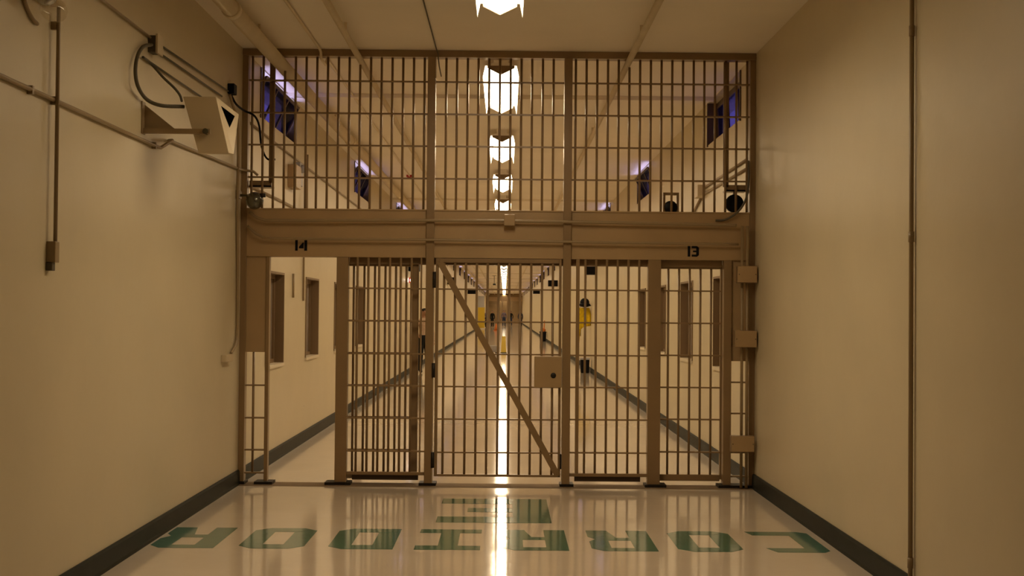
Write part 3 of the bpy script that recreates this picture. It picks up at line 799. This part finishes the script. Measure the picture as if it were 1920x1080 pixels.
# ------------------------------------------------------------------ people
def person(label, x, y, h=1.75, face=0.0, shirt='shirt', legs='trousers', arms=((-.24, -.02, .82), (.24, -.02, .82)), fingers=False, group=None):
    t = thing('person', label, 'person', (x, y, 0), group)
    k = h / 1.75
    V, E_, Rr = [], [], []
    def vtx(p, r, prev=None):
        V.append(tuple(c * k for c in p)); Rr.append(r * k)
        if prev is not None: E_.append((prev, len(V) - 1))
        return len(V) - 1
    pel = vtx((0, 0, .95), .135)
    wai = vtx((0, 0, 1.10), .125, pel)
    che = vtx((0, 0, 1.30), .145, wai)
    nb = vtx((0, .005, 1.46), .075, che)
    nk = vtx((0, 0, 1.53), .055, nb)
    hd = vtx((0, -.02, 1.63), .088, nk)
    vtx((0, -.005, 1.755), .078, hd)
    jaw = vtx((0, -.055, 1.575), .052, hd)
    vtx((0, -.138, 1.625), .020, hd)
    for s in (-1, 1): vtx((s * .108, .0, 1.635), .022, hd)
    for s, hand in ((-1, arms[0]), (1, arms[1])):
        sh = vtx((s * .17, .01, 1.42), .062, che)
        hv = Vector(hand)
        shv = Vector((s * .20, .01, 1.40))
        el = (shv + hv) / 2 + Vector((s * .05, .05, -.03))
        e = vtx(el, .043, sh)
        wr = vtx(hv, .029, e)
        d = (hv - el).normalized()
        pm = vtx(hv + d * .07, .034, wr)
        if fingers:
            side = Vector((0, 1, 0))
            for q, ln in zip((-.03, -.01, .01, .03), (.07, .085, .08, .06)):
                f1 = vtx(hv + d * (.07 + ln * .5) + side * q, .0095, pm)
                vtx(hv + d * (.07 + ln) + side * q * .9 + Vector((-s * .012, 0, 0)), .0085, f1)
            th = vtx(hv + d * .04 + side * -.055, .010, wr)
            vtx(hv + d * .08 + side * -.065, .009, th)
        hip = vtx((s * .09, 0, .90), .098, pel)
        kn = vtx((s * .105, -.01, .50), .062, hip)
        an = vtx((s * .11, .015, .09), .042, kn)
        vtx((s * .12, -.12, .035), .036, an)
    me = bpy.data.meshes.new('body')
    me.from_pydata(V, E_, [])
    o = bpy.data.objects.new('body', me)
    COL.objects.link(o)
    sk = o.modifiers.new('skin', 'SKIN')
    for i, sv in enumerate(me.skin_vertices[0].data):
        sv.radius = (Rr[i], Rr[i] * (.72 if i in (pel, wai, che) else 1))
        sv.use_root = i == pel
    sk.use_smooth_shade = True
    ss = o.modifiers.new('sub', 'SUBSURF'); ss.levels = 2 if fingers else 1; ss.render_levels = ss.levels
    dg = bpy.context.evaluated_depsgraph_get()
    nm = bpy.data.meshes.new_from_object(o.evaluated_get(dg))
    bpy.data.objects.remove(o)
    nm.materials.clear()
    nm.materials.append(M['skin'])
    o = bpy.data.objects.new('body', nm)
    COL.objects.link(o); o.parent = t
    t.rotation_euler = (0, 0, face)
    nm.polygons.foreach_set('use_smooth', [True] * len(nm.polygons))
    nv = [(v.co.copy(), v.normal.copy()) for v in nm.vertices]
    def shell(name, test, off, m):
        idx, vs, fs = {}, [], []
        for p in nm.polygons:
            if test(p.center / k):
                f = []
                for i in p.vertices:
                    if i not in idx:
                        idx[i] = len(vs); vs.append(nv[i][0] + nv[i][1] * off)
                    f.append(idx[i])
                fs.append(f)
        q = bpy.data.meshes.new(name); q.from_pydata(vs, [], fs); q.update()
        q.polygons.foreach_set('use_smooth', [True] * len(fs)); q.materials.append(m)
        c = bpy.data.objects.new(name, q); COL.objects.link(c); c.parent = t
    def wrist(c):
        for sg, a_ in ((-1, arms[0]), (1, arms[1])):
            hv = Vector(a_)
            shv = Vector((sg * .20, .01, 1.40))
            d = (hv - ((shv + hv) / 2 + Vector((sg * .05, .05, -.03)))).normalized()
            tt = (c - hv).dot(d)
            if -.02 < tt < .26 and (c - hv - d * tt).length < .085 and abs(c.x) > .19: return True
        return False
    tor = lambda c: abs(c.x) < .155
    shell('shirt', lambda c: c.z < 1.49 and (c.z > .99 or abs(c.x) > .2) and c.z > .55 and not wrist(c), .012, M[shirt])
    shell('trousers', lambda c: .08 < c.z < 1.03 and abs(c.x) < .205 and not wrist(c), .016, M[legs])
    shell('shoes', lambda c: c.z < .09, .008, M['shoe'])
    shell('hair', lambda c: c.z > 1.695 or (c.z > 1.59 and c.y > .025 + max(0, 1.64 - c.z) * .3) or (c.z > 1.675 and abs(c.x) > .05), .010, M['hair'])
    for s in (-1, 1): MB().ball((s * .034 * k, -.096 * k, 1.652 * k), .012 * k, 8).build('eye', M['black']).parent = t
    MB().ball((0, -.101 * k, 1.572 * k), .020 * k, 8, (1, .4, .3)).build('mouth', M['lip']).parent = t
    return t
person('guard in tan shirt and black trousers standing by the left wall beyond the bars', -2.12, 33.8, 1.70, .5, arms=((-.27, -.16, 1.06), (.25, -.06, .85)), fingers=True)
person('person in violet top and dark trousers in the middle of the far end', -.05, 138, 1.78, .2, 'violet', 'denim', group='people at the far end')
person('person in dark clothes at the far end, close to the yellow board', -1.80, 128, 1.75, .9, 'violet', 'trousers', group='people at the far end')
person('person in dark clothes at the far end, between the left wall and the middle one', -1.25, 132, 1.72, -.6, 'trousers', 'trousers', group='people at the far end')
person('person in dark clothes at the far end, nearest the right wall', 1.75, 140, 1.74, .3, 'denim', 'trousers', group='people at the far end')
person('small figure in dark clothes at the far end, just right of the middle', .72, 146, 1.70, -.4, 'trousers', 'denim', group='people at the far end')
t = thing('traffic_cone', 'orange cone on the corridor floor far beyond the gate, left of the light reflection', 'cone', (-.70, 108, 0))
MB().lathe([(0, .62), (.03, .62), (.05, .58), (.17, .04), (0, .04)], 16, (-.70, 108, 0)).build('cone_body', M['orange'], t)
MB().box((-.93, 107.77, 0), (-.47, 108.23, .04)).build('base', M['orange'], t)
t = thing('fire_alarm', 'small dark red alarm under the ceiling seen through the left upper grille', 'alarm', (-1.75, 23.2, ZC))
MB().box((-1.80, 23.15, 4.06), (-1.70, 23.25, ZC)).build('alarm_base', M['red'], t, .004)
MB().ball((-1.75, 23.2, 4.055), .035, 10).build('alarm_lens', M['red'], t)
